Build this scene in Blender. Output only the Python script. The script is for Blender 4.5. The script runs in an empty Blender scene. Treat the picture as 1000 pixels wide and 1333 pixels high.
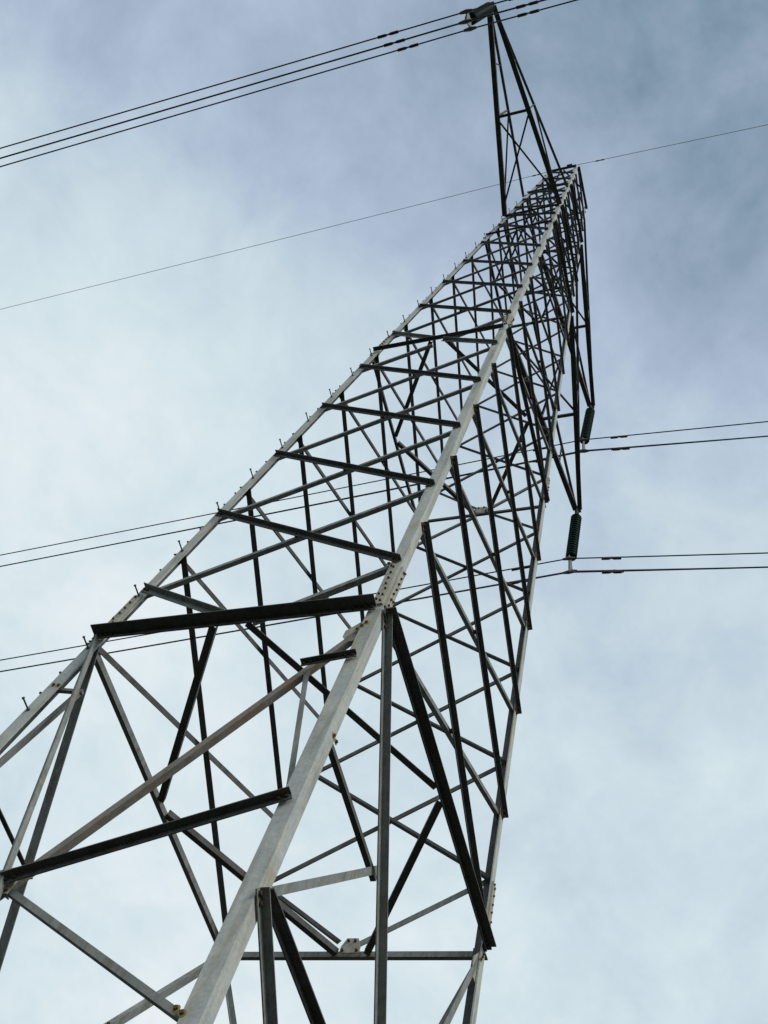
import bpy, bmesh, math, random
from mathutils import Vector as V, Matrix
random.seed(4)
S = 0.52            # metres per survey unit
GZ = 17.0           # ground lies this many units under the waist of the tower
scene = bpy.context.scene
COL = scene.collection

# ------------------------------------------------------------------ materials
def nt(name):
    m = bpy.data.materials.new(name); m.use_nodes = True
    n = m.node_tree; n.nodes.clear()
    out = n.nodes.new('ShaderNodeOutputMaterial'); b = n.nodes.new('ShaderNodeBsdfPrincipled')
    n.links.new(b.outputs[0], out.inputs[0])
    return m, n, b
def ramp(n, src, stops):
    r = n.nodes.new('ShaderNodeValToRGB'); e = r.color_ramp.elements
    while len(e) < len(stops): e.new(0.5)
    for el, (p, c) in zip(e, stops): el.position = p; el.color = (*c, 1)
    n.links.new(src, r.inputs[0]); return r.outputs[0]
def noise(n, scale, mapping=(1, 1, 1), detail=5, rough=.6, seed=0.0):
    tc = n.nodes.new('ShaderNodeTexCoord'); mp = n.nodes.new('ShaderNodeMapping')
    mp.inputs['Scale'].default_value = mapping; mp.inputs['Location'].default_value = (seed, seed * .7, seed * 1.3)
    n.links.new(tc.outputs['Object'], mp.inputs[0])
    t = n.nodes.new('ShaderNodeTexNoise'); t.inputs['Scale'].default_value = scale
    t.inputs['Detail'].default_value = detail; t.inputs['Roughness'].default_value = rough
    n.links.new(mp.outputs[0], t.inputs['Vector']); return t.outputs['Fac']
def mix(n, fac, a, b, mode='MIX'):
    x = n.nodes.new('ShaderNodeMix'); x.data_type = 'RGBA'; x.blend_type = mode
    for sock, v in ((x.inputs['Factor'], fac), (x.inputs['A'], a), (x.inputs['B'], b)):
        if isinstance(v, (float, int)): sock.default_value = v
        elif isinstance(v, tuple): sock.default_value = (*v, 1)
        else: n.links.new(v, sock)
    return x.outputs['Result']
def steel(name, dark, light, rust=.0, rustcol=(.17, .085, .035), rough=.74, metal=.0, seed=0.0, mapping=(1, 1, .07)):
    """weathered galvanised steel: mottled zinc, faint long streaks, patches of rust"""
    m, n, b = nt(name)
    base = ramp(n, noise(n, 5, (1, 1, 1), 6, .65, seed), [(.3, dark), (.7, light)])
    streak = ramp(n, noise(n, 16, mapping, 5, .6, seed + 3), [(.34, (.72, .69, .62)), (.5, (.93, .92, .89)), (.62, (1, 1, 1))])
    c = mix(n, 1.0, base, streak, 'MULTIPLY')
    fine = ramp(n, noise(n, 70, (1, 1, 1), 3, .6, seed + 8), [(.3, (.86, .86, .87)), (.7, (1, 1, 1))])
    c = mix(n, 1.0, c, fine, 'MULTIPLY')
    spang = ramp(n, noise(n, 38, (1, 1, 1), 2, .5, seed + 12), [(.40, (.88, .90, .92)), (.60, (1, 1, 1))])
    c = mix(n, 1.0, c, spang, 'MULTIPLY')
    if rust > 0:
        dr = ramp(n, noise(n, 11, (1, 1, .03), 3, .55, seed + 15), [(.58, (0, 0, 0)), (.70, (.55, .55, .55))])
        c = mix(n, dr, c, tuple(min(1, x * 1.15) for x in rustcol))
        f = ramp(n, noise(n, 3.2, (1, 1, .45), 7, .7, seed + 5), [(.72 - rust, (0, 0, 0)), (.84 - rust, (.8, .8, .8))])
        c = mix(n, f, c, rustcol)
    n.links.new(c, b.inputs['Base Color'])
    r = ramp(n, noise(n, 9, (1, 1, 1), 4, .6, seed + 1), [(.3, (rough - .12,) * 3), (.7, (rough + .12,) * 3)])
    n.links.new(r, b.inputs['Roughness']); b.inputs['Metallic'].default_value = metal; b.inputs['Specular IOR Level'].default_value = .12
    bp = n.nodes.new('ShaderNodeBump'); bp.inputs['Strength'].default_value = .12; bp.inputs['Distance'].default_value = .004
    n.links.new(noise(n, 60, (1, 1, 1), 3, .6, seed), bp.inputs['Height']); n.links.new(bp.outputs[0], b.inputs['Normal'])
    return m
def flat(name, col, rough=.5, metal=0.0, var=.25, scale=12):
    m, n, b = nt(name)
    lo = tuple(x * (1 - var) for x in col); hi = tuple(min(1, x * (1 + var)) for x in col)
    n.links.new(ramp(n, noise(n, scale), [(.3, lo), (.7, hi)]), b.inputs['Base Color'])
    b.inputs['Roughness'].default_value = rough; b.inputs['Metallic'].default_value = metal
    b.inputs['Specular IOR Level'].default_value = .25
    return m
M = {
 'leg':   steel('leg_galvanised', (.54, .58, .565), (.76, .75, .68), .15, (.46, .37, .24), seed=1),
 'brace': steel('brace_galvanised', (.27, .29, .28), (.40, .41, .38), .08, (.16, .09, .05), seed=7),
 'darkened':  steel('brace_darkened', (.12, .125, .125), (.20, .20, .19), .05, (.14, .09, .06), seed=13),  # brace steel in a darker copy: shade of the undersides put into the colour
 'rusty': steel('brace_rusty', (.29, .27, .235), (.40, .37, .32), .25, (.30, .18, .105), seed=21),
 'plate': steel('plate_cream', (.47, .455, .38), (.62, .60, .52), .13, (.42, .30, .12), seed=31),
 'stain': flat('rust_stain', (.42, .33, .12), .9, 0, .35, 25),
 'bolt':  flat('bolt_rust', (.13, .075, .04), .8, .1, .4, 30),
 'pin':   flat('step_bolt_steel', (.13, .14, .14), .6, .5),
 'wire':  flat('weathered_aluminium', (.10, .10, .105), .5, .5),
 'earth': flat('earth_wire_steel', (.22, .23, .24), .6, .2),
 'fit':   flat('fitting_steel', (.20, .20, .18), .6, .1),
 'glass': flat('green_glaze', (.005, .028, .021), .45, 0, .25),
 'damp':  flat('damper_red_brown', (.13, .072, .06), .75, .1, .3),
 'conc':  flat('concrete', (.32, .31, .29), .9, 0, .2),
}
m, n, b = nt('heath_ground')
c = ramp(n, noise(n, .25, (1, 1, 1), 8, .65), [(.3, (.008, .009, .004)), (.5, (.014, .017, .007)), (.72, (.026, .024, .013))])
c = mix(n, 1.0, c, ramp(n, noise(n, 7, (1, 1, 1), 6, .7), [(.3, (.55, .55, .55)), (.7, (1, 1, 1))]), 'MULTIPLY')
n.links.new(c, b.inputs['Base Color']); b.inputs['Roughness'].default_value = .95
M['ground'] = m
M['glass'].node_tree.nodes['Principled BSDF'].inputs['Specular IOR Level'].default_value = .08

# ------------------------------------------------------------------ frame of the tower (survey units, z=0 at the waist)
TX, TY, WX, WY = 0.0363, 0.0505, 2.5, 3.503
SG = {'N': (1, -1), 'L': (-1, -1), 'R': (1, 1), 'B': (-1, 1)}
FACES = {'LN': ('L', 'N', V((0, -1, 0))), 'NR': ('N', 'R', V((1, 0, 0))), 'RB': ('R', 'B', V((0, 1, 0))), 'LB': ('B', 'L', V((-1, 0, 0)))}
def leg(l, h):
    return V((SG[l][0] * (WX - TX * h), SG[l][1] * (WY - TY * h), h))
def fnormal(f):
    a, b_, o = FACES[f]
    e = leg(b_, 0) - leg(a, 0); u = leg(a, 10) - leg(a, 0)
    nn = e.cross(u).normalized()
    return nn if nn.dot(o) > 0 else -nn
FN = {f: fnormal(f) for f in FACES}
def fp(f, t, h, ins=0.0):
    a, b_, _ = FACES[f]
    A, B = leg(a, h), leg(b_, h); P = A.lerp(B, t)
    d = (B - A).normalized()
    return P + d * ins * (1 if t < .5 else -1)

# ------------------------------------------------------------------ mesh helpers
def toW(p): return V((p[0] * S, p[1] * S, (p[2] + GZ) * S))
class Mesh:
    def __init__(s): s.v = []; s.f = []; s.m = []
    def add(s, vs, fs, mi=0):
        o = len(s.v); s.v += [tuple(x) for x in vs]
        for f in fs: s.f.append([i + o for i in f]); s.m.append(mi)
    def prism(s, prof, A, B, u, v, mi=0):
        k = len(prof)
        vs = [P + u * a + v * c for P in (A, B) for a, c in prof]
        fs = [[i, (i + 1) % k, k + (i + 1) % k, k + i] for i in range(k)]
        # L profile is concave: cap it as two quads
        if k == 6:
            fs += [[0, 1, 2, 3], [0, 3, 4, 5], [k + 3, k + 2, k + 1, k], [k + 5, k + 4, k + 3, k]]
        else:
            fs += [list(range(k)), list(range(2 * k - 1, k - 1, -1))]
        s.add(vs, fs, mi)
    def cyl(s, A, B, r, seg=8, mi=0, r2=None):
        A = V(A); B = V(B); d = (B - A).normalized()
        u = d.orthogonal().normalized(); v = d.cross(u)
        r2 = r if r2 is None else r2
        vs = [P + (u * math.cos(2 * math.pi * i / seg) + v * math.sin(2 * math.pi * i / seg)) * q for P, q in ((A, r), (B, r2)) for i in range(seg)]
        fs = [[i, (i + 1) % seg, seg + (i + 1) % seg, seg + i] for i in range(seg)] + [list(range(seg))[::-1], list(range(seg, 2 * seg))]
        s.add(vs, fs, mi)
    def box(s, c, ux, uy, uz, mi=0):
        c = V(c); vs = [c + ux * a + uy * b_ + uz * d for a in (-1, 1) for b_ in (-1, 1) for d in (-1, 1)]
        s.add(vs, [[0, 1, 3, 2], [4, 6, 7, 5], [0, 4, 5, 1], [2, 3, 7, 6], [0, 2, 6, 4], [1, 5, 7, 3]], mi)
    def build(s, name, mats, parent=None, origin=None, smooth=False):
        me = bpy.data.meshes.new(name)
        o = toW(origin) if origin is not None else V((0, 0, 0))
        me.from_pydata([toW(p) - o for p in s.v], [], s.f)
        for k in mats: me.materials.append(M[k])
        me.polygons.foreach_set('material_index', s.m)
        bm = bmesh.new(); bm.from_mesh(me); bmesh.ops.recalc_face_normals(bm, faces=bm.faces); bm.to_mesh(me); bm.free()
        if smooth: me.polygons.foreach_set('use_smooth', [True] * len(me.polygons))
        ob = bpy.data.objects.new(name, me); COL.objects.link(ob)
        if parent is None: ob.location = o
        else:
            ob.parent = parent
            ob.location = o - wloc(parent)
        return ob
def wloc(o):
    p = V(o.location)
    while o.parent: o = o.parent; p += V(o.location)
    return p
def tag(o, label=None, cat=None, group=None, kind=None):
    for k, v in (('label', label), ('category', cat), ('group', group), ('kind', kind)):
        if v: o[k] = v
    return o

def Lsec(ms, A, B, w, nn, a, b_, th, off=0.0, shift=0.0, mi=0):
    """rolled angle along A-B: one flange of width a in direction w (centred), one of width b_ standing along nn from the +w edge"""
    d = (B - A).normalized()
    w = (w - d * w.dot(d)).normalized()
    nn = (nn - d * nn.dot(d) - w * nn.dot(w)).normalized()
    t = a / 2 + shift; q = -a / 2 + shift
    prof = [(t, off), (q, off), (q, off + th), (t - th, off + th), (t - th, off + b_), (t, off + b_)]
    # start at the inner heel corner so the caps stay convex
    prof = [prof[3], prof[4], prof[5], prof[0], prof[1], prof[2]]
    ms.prism(prof, A, B, w, nn, mi)
def bolts(ms, P, d, nn, off, k=2, pitch=.11, r=.028, mi=1):
    for i in range(k):
        c = P + d * (i * pitch) + nn * off
        ms.cyl(c, c + nn * .03, r, 6, mi)
LT = .03            # leg thickness
def member(name, f, p0, p1, out=True, a=.11, b_=.11, th=.016, ext=(.08, .08), mat='brace', e=.008, nb=2, parent=None, flip=1):
    """p0,p1 = (t, h[, inset]) on face f"""
    nn = FN[f]
    A, B = fp(f, *p0), fp(f, *p1)
    d = (B - A).normalized()
    A = A - d * ext[0]; B = B + d * ext[1]
    w = nn.cross(d)
    if w.z < 0: w = -w
    if abs(w.z) < .02 and w.x < 0: w = -w
    ms = Mesh()
    if out:
        Lsec(ms, A, B, w * flip, nn, a, b_, th, e)
        bo = e + th; bn = nn
    else:
        Lsec(ms, A, B, -w * flip, -nn, a, b_, th, LT + e)
        bo = LT + e + th; bn = -nn
    if nb:
        for P, dd, t in ((A, d, p0[0]), (B, -d, p1[0])):
            bolts(ms, P + dd * .05, dd, bn, bo, nb, .10, min(.026, a * .24))
            if not out and t in (0, 1):
                for i in range(nb):
                    q = P + dd * (.05 + .10 * i)
                    ms.cyl(q + nn * .001, q + nn * .005, .046, 9, 2); ms.cyl(q + nn * .005, q + nn * .028, .024, 6, 1)
    o = ms.build(name, [mat, 'bolt', 'stain'], parent or tower, origin=(A + B) / 2)
    return o

# ------------------------------------------------------------------ tower root
tower = bpy.data.objects.new('transmission_tower', None); COL.objects.link(tower)
tower.location = (0, 0, 0); tower.empty_display_size = 1
tag(tower, 'tall grey steel lattice pylon with bolted angle braces, seen from below against cloud', 'pylon')

P = [1.62 + 3.17 * k for k in range(10)]         # stations of the two wide faces
Q = [0.0] + [3.16 * k for k in range(1, 11)]     # stations of the two other faces
A5 = Q[5]; TOPH = 47.2
UP = [Q[10], 33.6, 35.5, 37.4, 39.4, 41.3, 43.2, 45.2, TOPH]

# legs -------------------------------------------------------------
LEGS = {}
for l in 'LNRB':
    sx, sy = SG[l]
    ms = Mesh()
    for h0, h1, fl in ((-16.75, .06, .218), (.06, 16.2, .20), (16.2, 31.6, .18), (31.6, TOPH, .165)):
        A, B = leg(l, h0), leg(l, h1)
        d = (B - A).normalized()
        ux = V((-sx, 0, 0)); ux = (ux - d * ux.dot(d)).normalized()
        uy = V((0, -sy, 0)); uy = (uy - d * uy.dot(d)).normalized()
        r = LT * (1.0 if fl > .2 else .8)
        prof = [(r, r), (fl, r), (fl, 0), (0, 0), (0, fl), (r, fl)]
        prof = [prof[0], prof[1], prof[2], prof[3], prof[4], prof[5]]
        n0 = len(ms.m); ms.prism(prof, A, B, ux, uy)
        for q_ in (0, 5): ms.m[n0 + q_] = 2      # the two faces in the hollow of the angle take the darker steel
    LEGS[l] = ms.build('leg', ['leg', 'bolt', 'darkened'], tower, origin=leg(l, -16.75))
    # concrete footing under the leg
    g = Mesh(); c = leg(l, -16.9)
    g.box(c + V((0, 0, -.15)), V((.7, 0, 0)), V((0, .7, 0)), V((0, 0, .35)))
    g.box(c + V((0, 0, .16)), V((.3, 0, 0)), V((0, .3, 0)), V((0, 0, .06)))
    g.build('footing', ['conc'], LEGS[l], origin=c)

def leg_dirs(l):
    d = (leg(l, 10) - leg(l, 0)).normalized()
    return d
def faces_of(l):
    r = []
    for f, (a, b_, _) in FACES.items():
        if l in (a, b_):
            o = b_ if l == a else a
            u = (leg(o, 0) - leg(l, 0)).normalized(); d = leg_dirs(l)
            r.append((f, (u - d * u.dot(d)).normalized(), FN[f]))
    return r
# splice plates: a cover plate on each flange, two rows of bolts
for l in 'LNRB':
    d = leg_dirs(l)
    for h0, h1, wd, nb in ((.12, 1.42, .165, 7), (16.25, 17.15, .155, 5), (31.7, 32.4, .14, 4)):
        for f, u, nn in faces_of(l):
            ms = Mesh()
            A, B = leg(l, h0), leg(l, h1); c = (A + B) / 2 + u * (wd / 2 + .012) + nn * .021
            ms.box(c, d * ((B - A).length / 2), u * (wd / 2), nn * .018)
            L_ = (B - A).length
            for i in range(nb):
                for row, sft in ((.30, 0), (.74, .5)):
                    if row > .5 and i in range(2, nb - 1): continue
                    if row < .5 and i > 2: row = .48
                    k = (i + .45 + sft * .5) / nb
                    q = A + d * (L_ * k) + u * (wd * row + .012) + nn * .038
                    q += d * random.uniform(-.01, .01); ms.cyl(q - nn * .001, q + nn * .003, random.uniform(.022, .036), 8, 2); ms.cyl(q, q + nn * .03, .019, 6, 1)
            ms.build('splice_plate', ['plate', 'bolt', 'stain'], LEGS[l], origin=A)
# step bolts climbing one leg
d = leg_dirs('L')
h = -16.0; k = 0
while h < 40:
    A = leg('L', h)
    (f1, u1, n1), (f2, u2, n2) = faces_of('L')
    u, nn = (u1, n1) if k % 3 == 0 else (u2, n2)
    base = A + u * .07
    ms = Mesh()
    ms.cyl(base + nn * .001, base + nn * .02, .03, 6, 0)
    ln = .20 if k % 3 == 0 else .11
    ms.cyl(base + nn * .02, base + nn * ln, .014, 7, 0)
    ms.cyl(base + nn * ln, base + nn * (ln + .02), .024, 6, 0)
    ms.build('step_bolt', ['pin'], LEGS['L'], origin=base)
    h += .575; k += 1
    if k % 3 == 0: h += .02

# lattice of the body ----------------------------------------------
INS = .12
def xpanel(f, h0, h1, a=.11, name='diagonal_brace'):
    # outside angle rises to the left corner, inside angle rises to the right corner
    member(name, f, (0, h1, INS), (1, h0, INS), True, a, a, .016, mat='darkened')  # outside angles take the darker copy, for their shaded undersides
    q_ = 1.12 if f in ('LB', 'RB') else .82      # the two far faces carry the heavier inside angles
    o = member(name, f, (0, h0, INS), (1, h1, INS), False, a * q_, a * q_, .014, mat='brace' if h0 < 17 and q_ < 1 else 'darkened')
    w0 = (fp(f, 1, h0) - fp(f, 0, h0)).length; w1 = (fp(f, 1, h1) - fp(f, 0, h1)).length
    if h0 < 20:
        c = fp(f, .5, h0 + (h1 - h0) * w0 / (w0 + w1)); ms = Mesh()
        ms.cyl(c - FN[f] * (LT + .05), c + FN[f] * .05, .022, 6, 0)
        ms.cyl(c - FN[f] * (LT + .004), c + FN[f] * .006, .045, 8, 0)
        b2 = ms.build('crossing_bolt', ['bolt'], o, origin=c)
for f in ('LN', 'RB'):
    for k in range(9):
        if k == 4: continue
        xpanel(f, P[k], P[k + 1], max(.080, .108 - .004 * k))
    xpanel(f, P[9] - .0, UP[1], .08) if False else None
    # chevrons to the middle of the beams at the waist and at the first arm level
    member('chevron_brace', f, (0, P[0], INS), (.485, .16), True, .12, .12, ext=(.08, -.02), nb=2)
    member('chevron_brace', f, (1, P[0], INS), (.55, .16), False, .10, .10, ext=(.02, -.02), mat='brace' if f == 'LN' else 'darkened')
    member('chevron_brace', f, (1, P[4], INS), (.53, A5 - .12), True, .10, .10, ext=(.08, -.05))
    member('chevron_brace', f, (0, P[4], INS), (.46, A5 - .12), False, .09, .09, ext=(.02, -.02))
    member('chevron_brace', f, (0, P[5], INS), (.47, A5 + .12), True, .10, .10, ext=(.08, -.02))
    member('chevron_brace', f, (1, P[5], INS), (.53, A5 + .12), False, .09, .09, ext=(.02, -.02))
for f in ('NR', 'LB'):
    for k in range(10):
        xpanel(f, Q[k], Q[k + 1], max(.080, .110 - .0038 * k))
for f in ('LN', 'RB'):
    xpanel(f, P[9], UP[1], .08, 'cage_brace')
for f in FACES:
    for k in range(1, 8):
        xpanel(f, UP[k], UP[k + 1], .082, 'cage_brace')
    if f in ('NR', 'LB'): xpanel(f, UP[0], UP[1], .078, 'cage_brace')
# beams
for f in FACES:
    wide = f in ('LN', 'RB')
    member('horizontal_beam', f, (0, -.02, .06), (1, -.02, .06), True, .12, .215 if wide else .175, .02, ext=(.04, -.02), mat='darkened' if f in ('LN', 'NR') else 'brace', e=.034, nb=4)
    member('horizontal_beam', f, (0, A5, .04), (1, A5, .04), True, .09, .105, .016, ext=(.03, -.02), mat='darkened', e=.034, nb=3)
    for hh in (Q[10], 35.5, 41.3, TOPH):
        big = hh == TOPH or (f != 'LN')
        member('horizontal_beam', f, (0, hh, .03), (1, hh, .03), True, .10 if big else .075, .12 if big else .075, .016, ext=(.04, .0), mat='darkened', e=.034, nb=2)
# plan bracing: a diamond joining the middles of the four beams
def plan(h, a=.11, mat='darkened'):
    h_ = 1.0 if h < 1 else (.7 if h < 20 else .3)
    mids = [fp(f, .5, h) + FN[f] * .02 for f in ('LN', 'NR', 'RB', 'LB')]
    for i in range(4):
        A, B = mids[i].copy(), mids[(i + 1) % 4].copy(); dd = (B - A).normalized()
        o_ = .30 * h_
        for Pm, i_, other in ((A, i, B), (B, (i + 1) % 4, A)):
            ax = 0 if i_ in (0, 2) else 1
            Pm[ax] += (o_ if ax == 0 else o_ * .5) * (1 if other[ax] > Pm[ax] else -1)
        dd = (B - A).normalized()
        A.z += .012 * (i % 2); B.z += .012 * (i % 2)
        ms = Mesh(); side = V((0, 0, 1)).cross(dd)
        Lsec(ms, A, B, side, V((0, 0, 1)), a, a, .016, -.06)
        ms.build('plan_brace', [mat, 'bolt'], tower, origin=A)
plan(0, .12); plan(A5, .11)
for hh in (Q[10], 35.5, 41.3, TOPH): plan(hh, .08)
# gusset plates at the middle of the beams
def gusset(f, t, h, wt, wb, ht, inside=True, dz=.0, mat='plate'):
    nn = FN[f] * (-1 if inside else 1); c = fp(f, t, h)
    e = (leg(FACES[f][1], h) - leg(FACES[f][0], h)).normalized(); up = nn.cross(e)
    if up.z < 0: up = -up
    c = c + nn * (.066 if inside else .07) + up * dz
    prof = [(-wb, -ht), (wb, -ht), (wb, -ht * .2), (wt, ht), (-wt, ht), (-wb, -ht * .2)]
    ms = Mesh()
    vs = [c + e * x + up * y + nn * z for z in (0, .02) for x, y in prof]
    ms.add(vs, [[0, 1, 2, 3, 4, 5], [11, 10, 9, 8, 7, 6]] + [[i, (i + 1) % 6, 6 + (i + 1) % 6, 6 + i] for i in range(6)])
    for x, y in ((-wb * .72, -ht * .7), (wb * .72, -ht * .7), (-wt * .6, ht * .6), (wt * .6, ht * .6)):
        q = c + e * x + up * y + nn * .02
        ms.cyl(q, q + nn * .035, .027, 6, 1)
    return ms.build('gusset_plate', [mat, 'bolt'], tower, origin=c)
gusset('RB', .5, 0, .11, .19, .16, True, .07)
gusset('RB', .5, A5, .14, .24, .15, True, .02)

# leg panels under the waist ---------------------------------------
XN2 = {'LN': (.425, -5.38), 'RB': (.44, -5.5), 'NR': (.62, -5.65), 'LB': (.575, -5.75)}
XN = {'LN': (.408, -5.78), 'RB': (.41, -5.75), 'NR': (.57, -5.65), 'LB': (.49, -5.75)}
def extend(f, p0, p1, t_end):
    # carry the straight line p0 -> p1 on to the other leg
    A, B = fp(f, *p0), fp(f, *p1)
    a, b_, _ = FACES[f]; l = a if t_end == 0 else b_
    best = min((( (A + (B - A) * (1 + k * .002)) - (leg(l, (A + (B - A) * (1 + k * .002)).z)) ).length, k) for k in range(0, 1200))
    return (t_end, (A + (B - A) * (1 + best[1] * .002)).z, INS)
for f in FACES:
    wide = f in ('LN', 'RB')
    X = XN[f]
    s0 = (0, -.12, .10); s1 = (1, -.42 if wide else -.12, .16)
    if not wide: s0, s1 = (0, -.05, .10), (1, -.18, .12)
    if f in ('LB',): s0 = (0, -.3, .12)
    e0 = extend(f, s0, X, 1); e1 = extend(f, s1, XN2[f], 0)
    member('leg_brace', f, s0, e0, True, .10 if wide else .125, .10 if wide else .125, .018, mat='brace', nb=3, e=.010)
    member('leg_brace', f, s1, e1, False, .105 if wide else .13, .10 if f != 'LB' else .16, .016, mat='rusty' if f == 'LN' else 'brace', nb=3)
    x = X[0]
    def on(s, e, h):     # point of a main diagonal at height h
        k = (h - s[1]) / (e[1] - s[1])
        A, B = fp(f, *s), fp(f, *e); Pp = A.lerp(B, k)
        a, b_, _ = FACES[f]; L0, R0 = leg(a, Pp.z), leg(b_, Pp.z)
        return ((Pp - L0).length / (R0 - L0).length, Pp.z)
    if wide:
        for t, s, e in ((0, s0, e0), (1, s1, e1)):
            D = on(s, e, -1.5 if f == 'LN' else -1.95)
            member('redundant_strut', f, (t, -1.38 if f == 'LN' else -1.8, .10), D, t == 1, .08 if t else .06, .085 if t else .06, .013, ext=(.05, .06), e=.030, mat='darkened' if t else 'brace')
            member('redundant_strut', f, (t, -4.47, .16), D, False, .075, .075, .012, ext=(.06, .03), e=.024)
            member('redundant_strut', f, (t, -4.5, .12), X, t == 1, .095, .115, .016, ext=(.06, .02), e=.032, mat='darkened')
            member('redundant_strut', f, (t, -7.55, .20), X, False, .085, .07, .014, ext=(.04, -.05), e=.026)
            D2 = on(s1 if t == 0 else s0, e1 if t == 0 else e0, -8.6)
            member('redundant_strut', f, (t, -8.2, .12), D2, True, .10, .10, .014, e=.030)
    else:
        for t, s, e in ((0, s0, e0), (1, s1, e1)):
            dh = -3.38 if f == 'LB' else -3.08; D = on(s, e, dh)
            member('redundant_strut', f, (t, dh + .05, .14), D, False, .08, .08, .012, ext=(.04, .15), e=.024, mat='darkened')
            member('redundant_strut', f, (t, -5.85, .16), D, False, .11, .06, .012, ext=(.02, .15), e=.024)
            member('redundant_strut', f, (t, -5.95, .12), (.47, -6.0), True, .10, .125, .018, ext=(.08, .02), e=.032, mat='darkened')
            D2 = on(s1 if t == 0 else s0, e1 if t == 0 else e0, -8.6)
            member('redundant_strut', f, (t, -6.0, .02), D2, True, .11, .115, .016, ext=(.06, .04), e=.012)
    # bottom panel down to the footings
    member('leg_brace', f, (0, min(e1[1], -11.2) - .3, INS), (1, -16.4, INS), True, .14, .14, .018, e=.012)
    member('leg_brace', f, (1, min(e0[1], -11.2) - .3, INS), (0, -16.4, INS), False, .14, .14, .018)
# gusset plate at the crossing of the big diagonals, and where they leave the legs
def leg_gusset(f, t, h, out_w, ht):
    nn = -FN[f]; e = (leg(FACES[f][1], h) - leg(FACES[f][0], h)).normalized() * (1 if t == 0 else -1)
    c = fp(f, t, h) + nn * .062 + e * .06
    up = nn.cross(e); up = up if up.z > 0 else -up
    ms = Mesh(); prof = [(0, -ht), (out_w * .75, -ht), (out_w, -ht * .5), (out_w, 0), (out_w * .35, ht), (0, ht)]
    vs = [c + e * x + up * y + nn * z for z in (-.022, -.006) for x, y in prof]
    ms.add(vs, [[0, 1, 2, 3, 4, 5], [11, 10, 9, 8, 7, 6]] + [[i, (i + 1) % 6, 6 + (i + 1) % 6, 6 + i] for i in range(6)])
    return ms.build('gusset_plate', ['plate'], tower, origin=c)
for f, t in (('LN', 1), ('NR', 1)):
    leg_gusset(f, t, -.5, .40, .32)
for f in ('LN', 'RB', 'NR', 'LB'):
    X = XN[f]; nn = FN[f]; c = fp(f, *X)
    e = (leg(FACES[f][1], 0) - leg(FACES[f][0], 0)).normalized(); up = nn.cross(e); up = up if up.z > 0 else -up
    ms = Mesh(); ms.box(c - nn * .02, e * .10, up * .13, nn * .008)
    for x, y in ((-.05, .05), (.06, .06), (-.06, -.08), (.05, -.08)):
        q = c + e * x + up * y - nn * .012
        ms.cyl(q, q + nn * .03, .028, 6, 1)
    ms.build('gusset_plate', ['plate', 'bolt'], tower, origin=c)

# crossarms ----------------------------------------------------------
def crossarm(tip, legs, hl, hu, sgn):
    tip = V(tip)
    body = Mesh()     # tip plate with a hanging lug
    body.box(tip + V((0, 0, .05)), V((.14, 0, 0)), V((0, .16, 0)), V((0, 0, .02)))
    body.box(tip + V((0, 0, -.10)), V((.018, 0, 0)), V((0, .12, 0)), V((0, 0, .14)))
    for x in (-.09, .09):
        for y in (-.09, .09): body.cyl(tip + V((x, y, .07)), tip + V((x, y, .10)), .03, 6, 1)
    arm = body.build('crossarm', ['brace', 'bolt'], tower, origin=tip)
    lows, ups = [], []
    up = V((0, 0, 1))
    for l in legs:
        sx = SG[l][0]
        A = leg(l, hl) + V((0, sgn * .05, 0)); B = tip + V((sx * .10, 0, 0))
        ms = Mesh(); Lsec(ms, A, B, V((-sx, 0, 0)), up, .20, .20, .018); ms.build('lower_chord', ['darkened', 'bolt'], arm, origin=tip)
        lows.append((A, B))
        A2 = leg(l, hu) + V((0, sgn * .05, 0)); B2 = tip + V((sx * .08, 0, .12))
        ms = Mesh(); Lsec(ms, A2, B2, V((-sx, 0, 0)), up, .11, .11, .014); ms.build('upper_chord', ['darkened', 'bolt'], arm, origin=tip)
        ups.append((A2, B2))
    pl = lambda c, k: c[0].lerp(c[1], k)
    def tie(A, B, a, z=0.0):
        dd = (B - A).normalized(); side = V((0, 0, 1)).cross(dd)
        ms = Mesh(); Lsec(ms, A + V((0, 0, z)), B + V((0, 0, z)), side, up, a, a, .012); ms.build('arm_brace', ['darkened', 'bolt'], arm, origin=A)
    tie(pl(lows[0], .49), pl(lows[1], .49), .12, .02)
    tie(pl(lows[0], .48), pl(lows[1], .05), .075, .04)
    tie(pl(lows[1], .48), pl(lows[0], .05), .075, .07)
    for i in range(2):
        tie(pl(ups[i], .49), pl(lows[i], .49), .07)
        tie(pl(ups[i], .48), pl(lows[i], .03), .07)
        tie(pl(lows[i], .75), pl(ups[i], .72), .06)
    return arm
ARMS = [((0, -10.0, 35.85), 'LN', 35.5, 40.2, -1), ((0, 9.72, 41.2), 'RB', 41.3, 45.8, 1), ((0, 10.6, 31.25), 'RB', 31.5, 36.6, 1)]
for a in ARMS: crossarm(*a)
# earth wire bracket on the top beam
ms = Mesh(); c = V((.4, -1.12, TOPH + .05))
ms.box(c + V((0, -.06, .1)), V((.10, 0, 0)), V((0, .03, 0)), V((0, 0, .16)), 0)
ms.box(c + V((0, -.12, .22)), V((.14, 0, 0)), V((0, .07, 0)), V((0, 0, .04)), 0)
ms.build('earth_wire_bracket', ['darkened'], tower, origin=c)

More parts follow.
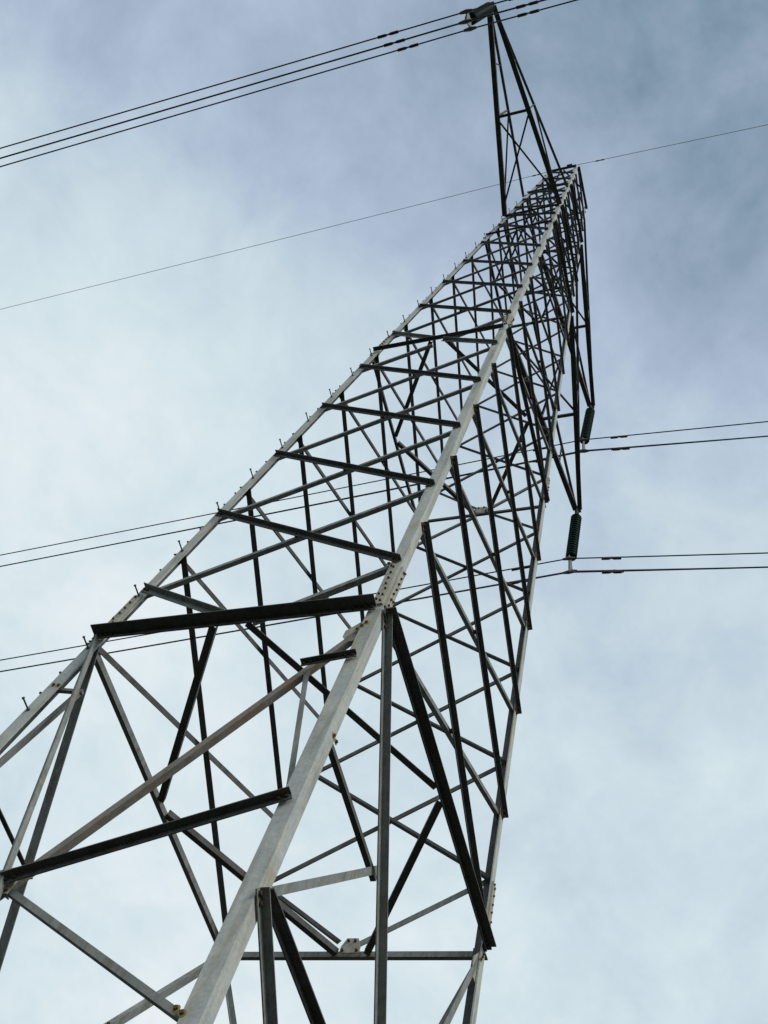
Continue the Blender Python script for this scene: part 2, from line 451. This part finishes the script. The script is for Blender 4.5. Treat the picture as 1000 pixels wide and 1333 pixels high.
# ------------------------------------------------------------------ insulator strings
def insulator(top, bottom, label, s_):
    top, bottom = V(top), V(bottom)
    root = bpy.data.objects.new('insulator_string', None); COL.objects.link(root)
    root.location = toW(top); tag(root, label, 'insulator', 'suspension insulators hung from the crossarm tips')
    d = (bottom - top).normalized()
    t0 = top + d * .38; t1 = bottom - d * .30
    ms = Mesh(); ms.cyl(top, t0, .045, 8); ms.cyl(top + d * .06 - V((.09, 0, 0)), top + d * .06 + V((.09, 0, 0)), .05, 8)
    ms.cyl(t0 - d * .10, t0, .075, 10)
    ms.build('hanger_fitting', ['fit'], root, origin=top)
    # string of cap-and-pin discs, one lathed skin
    L = (t1 - t0).length; nd = max(10, int(L / .17)); seg = 24
    u = d.orthogonal().normalized(); v = d.cross(u)
    prof = []
    for i in range(nd):
        z = L * i / nd; p = L / nd
        prof += [(z, .195), (z + p * .16, .205), (z + p * .36, .232), (z + p * .50, .237), (z + p * .62, .230), (z + p * .72, .20), (z + p * .92, .19)]
    prof.append((L, .13))
    vs = [t0 + d * z + (u * math.cos(2 * math.pi * k / seg) + v * math.sin(2 * math.pi * k / seg)) * r for z, r in prof for k in range(seg)]
    fs = [[i * seg + k, i * seg + (k + 1) % seg, (i + 1) * seg + (k + 1) % seg, (i + 1) * seg + k] for i in range(len(prof) - 1) for k in range(seg)]
    fs += [list(range(seg)), [(len(prof) - 1) * seg + k for k in range(seg)]]
    ms = Mesh(); ms.add(vs, fs); ms.build('insulator_discs', ['glass'], root, origin=t0, smooth=True)
    # yoke plate and clamps
    ms = Mesh(); ms.cyl(t1, t1 + d * .28, .04, 8)
    y = bottom
    pr = [(-.33, .0), (-.30, -.10), (-.04, -.66), (.04, -.66), (.30, -.10), (.33, .0), (.08, .16), (-.08, .16)]
    vs = [y + V((x, a, b_)) for x in (-.02, .02) for a, b_ in pr]
    ms.add(vs, [list(range(8)), list(range(15, 7, -1))] + [[i, (i + 1) % 8, 8 + (i + 1) % 8, 8 + i] for i in range(8)])
    ms.build('yoke_plate', ['fit', 'bolt'], root, origin=bottom)
    pts = []
    for a, b_ in ((-.30, -.10), (0, -.70), (.30, -.10)):
        c = y + V((0, a, b_)); ms = Mesh()
        ms.cyl(c + V((0, 0, .04)), c - V((0, 0, .12)), .03, 6)
        ms.cyl(c + V((-.24, 0, -.17)), c + V((0, 0, -.15)), .045, 8, 0, .085); ms.cyl(c + V((0, 0, -.15)), c + V((.24, 0, -.17)), .085, 8, 0, .045)
        ms.build('suspension_clamp', ['fit'], root, origin=c)
        pts.append(c - V((0, 0, .16)))
    return pts
INSUL = [((0, -9.98, 35.62), (0, -9.93, 30.55), 'dark green insulator string under the crossarm tip at the top, seen almost end on'),
         ((0, 9.72, 40.95), (0, 9.74, 36.55), 'dark green insulator string on the higher of the two right-hand crossarms'),
         ((0, 10.6, 31.0), (0, 10.95, 27.25), 'dark green insulator string hanging from the lowest crossarm, the largest in view')]
CL = [insulator(t, b_, lb, 0) for t, b_, lb in INSUL]

# ------------------------------------------------------------------ wires
CAM = V((8.1839, -11.5448, -13.9414)); FPX = 1489.5566
rv = V((2.6478, .2749, .3993)); CR = Matrix.Rotation(rv.length, 3, rv.normalized())
SLOPE, XM = .12, 200
def zsag(x, x0): return -SLOPE * abs(x - x0) + SLOPE / (2 * XM) * (x - x0) ** 2
def conductor(P0, kl, kr, r, label, group, name='conductor', damp=((-1.75, 1.75)), mat='wire'):
    """P0 clamp point, kl/kr sideways drift of the span on each side (metres per metre)"""
    xs = sorted(set([-360 + 12 * i for i in range(26)] + [-60 + 3 * i for i in range(41)] + [62 + 12 * i for i in range(26)] + [-1.5, -.7, -.25, 0, .25, .7, 1.5]))
    pts = []
    for x in xs:
        k = kl if x < 0 else kr
        pts.append(V((P0.x + x, P0.y + k * abs(x), P0.z + zsag(x, 0))))
    seg = 7; vs = []; fs = []
    for i, p in enumerate(pts):
        for k in range(seg):
            a = 2 * math.pi * k / seg; vs.append(p + V((0, math.cos(a) * r, math.sin(a) * r)))
    for i in range(len(pts) - 1):
        for k in range(seg): fs.append([i * seg + k, i * seg + (k + 1) % seg, (i + 1) * seg + (k + 1) % seg, (i + 1) * seg + k])
    fs += [list(range(seg)), [(len(pts) - 1) * seg + k for k in range(seg)]]
    ms = Mesh(); ms.add(vs, fs); w = ms.build(name, [mat], None, origin=P0, smooth=True)
    tag(w, label, 'power line' if name == 'conductor' else 'earth wire', group)
    for x in damp:
        k = kl if x < 0 else kr
        q = P0 + V((x, k * abs(x), zsag(x, 0)))
        sc = .85 if name == 'conductor' else .5
        low = q - V((0, 0, .10 * sc)); dx = V((1, k if x > 0 else -k, (-SLOPE if x > 0 else SLOPE))).normalized()
        ms = Mesh(); ms.cyl(q + V((0, 0, .05 * sc)), low - V((0, 0, .02)), .035 * sc, 6); ms.cyl(low - dx * .42 * sc, low + dx * .42 * sc, .018 * sc, 6)
        dm = ms.build('vibration_damper', ['damp'], w, origin=low)
        for sg_ in (-1, 1):
            ms = Mesh(); a0 = low + dx * (.05 * sc * sg_); a1 = low + dx * (.46 * sc * sg_)
            ms.cyl(a0, low + dx * (.13 * sc * sg_), .045 * sc, 10, 0, .066 * sc); ms.cyl(low + dx * (.13 * sc * sg_), a1, .066 * sc, 10)
            ms.build('damper_weight', ['damp'], dm, origin=a0)
    return w
G1 = 'three conductors of the bundle at the top of the photo'
G2 = 'three conductors under the higher right-hand insulator'
G3 = 'three conductors under the lowest insulator'
DR = [[(.0102, -.0069), (.012, -.006), (.0131, -.0058)], [(.008, .0025), (.0109, .0194), (.0093, .0157)], [(.0117, .0323), (.0103, .029), (.0111, .0353)]]
LB = [['highest of the three thin parallel wires crossing the top left corner',
       'middle one of the three thin parallel wires crossing the top left corner',
       'lowest of the three thin parallel wires crossing the top left corner'],
      ['thin upper wire of the pair held by the higher right-hand insulator',
       'lower wire below the higher right-hand insulator, clamped at the yoke tip',
       'far wire overlapping the lower line below the higher right-hand insulator'],
      ['thin upper wire of the pair held by the lowest insulator',
       'lower wire below the lowest insulator, clamped at the yoke tip',
       'far wire overlapping the lower line below the lowest insulator']]
for i in range(3):
    for j in range(3):
        damp = ((-1.95, 1.75) if i != 0 else ((-2.9, 2.0), (-2.6, 2.3), (-2.3, 2.2))[j])
        conductor(CL[i][j], DR[i][j][0], DR[i][j][1], .028 if j != 1 else .033, LB[i][j], (G1, G2, G3)[i], damp=damp)
conductor(V((.4, -1.22, TOPH + .12)), .0055, -.006, .013, 'single very thin earth wire clamped to the very top of the tower', None, 'earth_wire', damp=(-1.7, 1.6), mat='earth')

# ------------------------------------------------------------------ ground
g = Mesh(); R_ = 9000
N_ = 24
vs = []; fs = []
rad = [0, 15, 40, 90, 200, 500, 1300, 3500, R_]
vs.append((0, 0, -GZ))
for r in rad[1:]:
    for k in range(N_):
        a = 2 * math.pi * k / N_
        vs.append((r * math.cos(a), r * math.sin(a), -GZ + (random.uniform(-.12, .02) if r < 100 and r > 30 else 0)))
for k in range(N_): fs.append([0, 1 + k, 1 + (k + 1) % N_])
for i in range(len(rad) - 2):
    for k in range(N_): fs.append([1 + i * N_ + k, 1 + i * N_ + (k + 1) % N_, 1 + (i + 1) * N_ + (k + 1) % N_, 1 + (i + 1) * N_ + k])
g.add(vs, fs); go = g.build('ground', ['ground'], None, smooth=True); tag(go, kind='structure')

g = Mesh(); vs = []; fs = []; NR_ = 96  # added ring of high ground, out of view, blocks low skylight from the undersides
for i, (r, z) in enumerate(((150, -.3), (190, 28), (250, 55), (340, 78), (700, 90), (1200, -.5))):
    for k in range(NR_):
        a = 2 * math.pi * k / NR_
        hh = z * (.78 + .16 * math.sin(3 * a + 1) + .10 * math.sin(7 * a + 2) + .06 * math.sin(19 * a)) + (random.uniform(-2, 2) if z > 1 else 0)
        vs.append((r * math.cos(a), r * math.sin(a), -GZ + (hh if z > 0 else z)))
for i in range(5):
    for k in range(NR_): fs.append([i * NR_ + k, i * NR_ + (k + 1) % NR_, (i + 1) * NR_ + (k + 1) % NR_, (i + 1) * NR_ + k])
g.add(vs, fs); tag(g.build('low_sky_blocker', ['ground'], None, smooth=True), kind='structure')
# ------------------------------------------------------------------ sky
w = bpy.data.worlds.new('World'); scene.world = w; w.use_nodes = True
n = w.node_tree; n.nodes.clear()
out = n.nodes.new('ShaderNodeOutputWorld')
sun_dir = V((.66, -.26, .70)).normalized()
sky = n.nodes.new('ShaderNodeTexSky'); sky.sky_type = 'NISHITA'; sky.sun_disc = False
sky.sun_elevation = math.asin(sun_dir.z); sky.sun_rotation = math.atan2(sun_dir.x, sun_dir.y)
bs = n.nodes.new('ShaderNodeBackground'); bs.inputs[1].default_value = .06
n.links.new(sky.outputs[0], bs.inputs[0])
tc = n.nodes.new('ShaderNodeTexCoord')
def math_(op, a, b_=None, c=None, clamp=False):
    x = n.nodes.new('ShaderNodeMath'); x.operation = op; x.use_clamp = clamp
    for i, v in enumerate((a, b_, c)):
        if v is None: continue
        if isinstance(v, (int, float)): x.inputs[i].default_value = v
        else: n.links.new(v, x.inputs[i])
    return x.outputs[0]
def lobe(dirv, sigma_deg):
    dp = n.nodes.new('ShaderNodeVectorMath'); dp.operation = 'DOT_PRODUCT'
    n.links.new(tc.outputs['Generated'], dp.inputs[0]); dp.inputs[1].default_value = dirv
    s = math.radians(sigma_deg)
    k = math_('MULTIPLY', math_('SUBTRACT', dp.outputs['Value'], 1.0), 1 / (s * s))
    return math_('EXPONENT', k)
sep = n.nodes.new('ShaderNodeSeparateXYZ'); n.links.new(tc.outputs['Generated'], sep.inputs[0])
zz = math_('ADD', math_('MAXIMUM', sep.outputs[2], 0.0), .25)
px, py = math_('DIVIDE', sep.outputs[0], zz), math_('DIVIDE', sep.outputs[1], zz)
cmb = n.nodes.new('ShaderNodeCombineXYZ'); n.links.new(px, cmb.inputs[0]); n.links.new(py, cmb.inputs[1])
def cn(scale, detail, rough, loc, dist=0.0, sc=(1, 1, 1)):
    mp = n.nodes.new('ShaderNodeMapping'); mp.inputs['Location'].default_value = loc; mp.inputs['Scale'].default_value = sc
    mp.inputs['Rotation'].default_value = (0, 0, .5)
    n.links.new(cmb.outputs[0], mp.inputs[0])
    t = n.nodes.new('ShaderNodeTexNoise'); t.inputs['Scale'].default_value = scale; t.inputs['Detail'].default_value = detail
    t.inputs['Roughness'].default_value = rough; t.inputs['Distortion'].default_value = dist
    n.links.new(mp.outputs[0], t.inputs['Vector']); return math_('SUBTRACT', t.outputs['Fac'], .5)
zen = V((-.02, .05, 1)).normalized(); d2 = V((.0, .82, .56)).normalized()
val = math_('SUBTRACT', .84, math_('MULTIPLY', lobe(zen, 16.0), .52))
val = math_('SUBTRACT', val, math_('MULTIPLY', lobe(V((-.42, -.12, .9)).normalized(), 10), .13))
val = math_('SUBTRACT', val, math_('MULTIPLY', lobe(d2, 7), .14))
val = math_('ADD', val, math_('MULTIPLY', lobe(V((-.50, .26, .82)).normalized(), 8), .09))
val = math_('ADD', val, math_('MULTIPLY', cn(3.2, 7, .55, (3.1, 1.7, 0), .3, (1, .85, 1)), .46))
val = math_('ADD', val, math_('MULTIPLY', cn(9, 7, .62, (7.3, 4.2, 0), .35, (1, .9, 1)), .36))
val = math_('ADD', val, math_('MULTIPLY', cn(22, 6, .6, (1.3, 9.2, 0), .3, (1, .9, 1)), .13))
# an overcast sky is dimmer towards the horizon
val = math_('SUBTRACT', val, math_('MULTIPLY', math_('SUBTRACT', 1.0, math_('MULTIPLY', math_('MAXIMUM', sep.outputs[2], 0.0), 2.2), clamp=True), .60))
cr = n.nodes.new('ShaderNodeValToRGB'); e = cr.color_ramp.elements
ST = [(.10, (.09, .155, .225)), (.26, (.160, .262, .352)), (.40, (.315, .408, .525)), (.55, (.455, .555, .705)), (.69, (.595, .715, .80)), (.83, (.72, .84, .89)), (1.0, (.90, .95, .97))]
while len(e) < len(ST): e.new(.5)
for el, (p_, c_) in zip(e, ST): el.position = p_; el.color = (*c_, 1)
n.links.new(val, cr.inputs[0])
bc = n.nodes.new('ShaderNodeBackground'); n.links.new(cr.outputs[0], bc.inputs[0]); bc.inputs[1].default_value = 1.0
mx = n.nodes.new('ShaderNodeMixShader'); mx.inputs[0].default_value = .93
n.links.new(bs.outputs[0], mx.inputs[1]); n.links.new(bc.outputs[0], mx.inputs[2]); n.links.new(mx.outputs[0], out.inputs[0])

sl = bpy.data.lights.new('sun', 'SUN'); sl.energy = 1.5; sl.angle = math.radians(14); sl.color = (1, .95, .86)
so = bpy.data.objects.new('sun', sl); COL.objects.link(so)
so.rotation_euler = sun_dir.to_track_quat('Z', 'Y').to_euler(); so.location = (0, 0, 60)

# ------------------------------------------------------------------ camera
cam = bpy.data.cameras.new('camera'); co = bpy.data.objects.new('camera', cam); COL.objects.link(co)
cam.sensor_fit = 'HORIZONTAL'; cam.sensor_width = 36; cam.lens = 36 * FPX / 1000
cam.clip_start = .05; cam.clip_end = 20000
co.matrix_world = Matrix.Translation(toW(CAM)) @ CR.to_4x4()
scene.camera = co
scene.view_settings.view_transform = 'Standard'; scene.view_settings.look = 'None'
scene.view_settings.exposure = 0; scene.view_settings.gamma = 1
scene.cycles.use_denoising = True
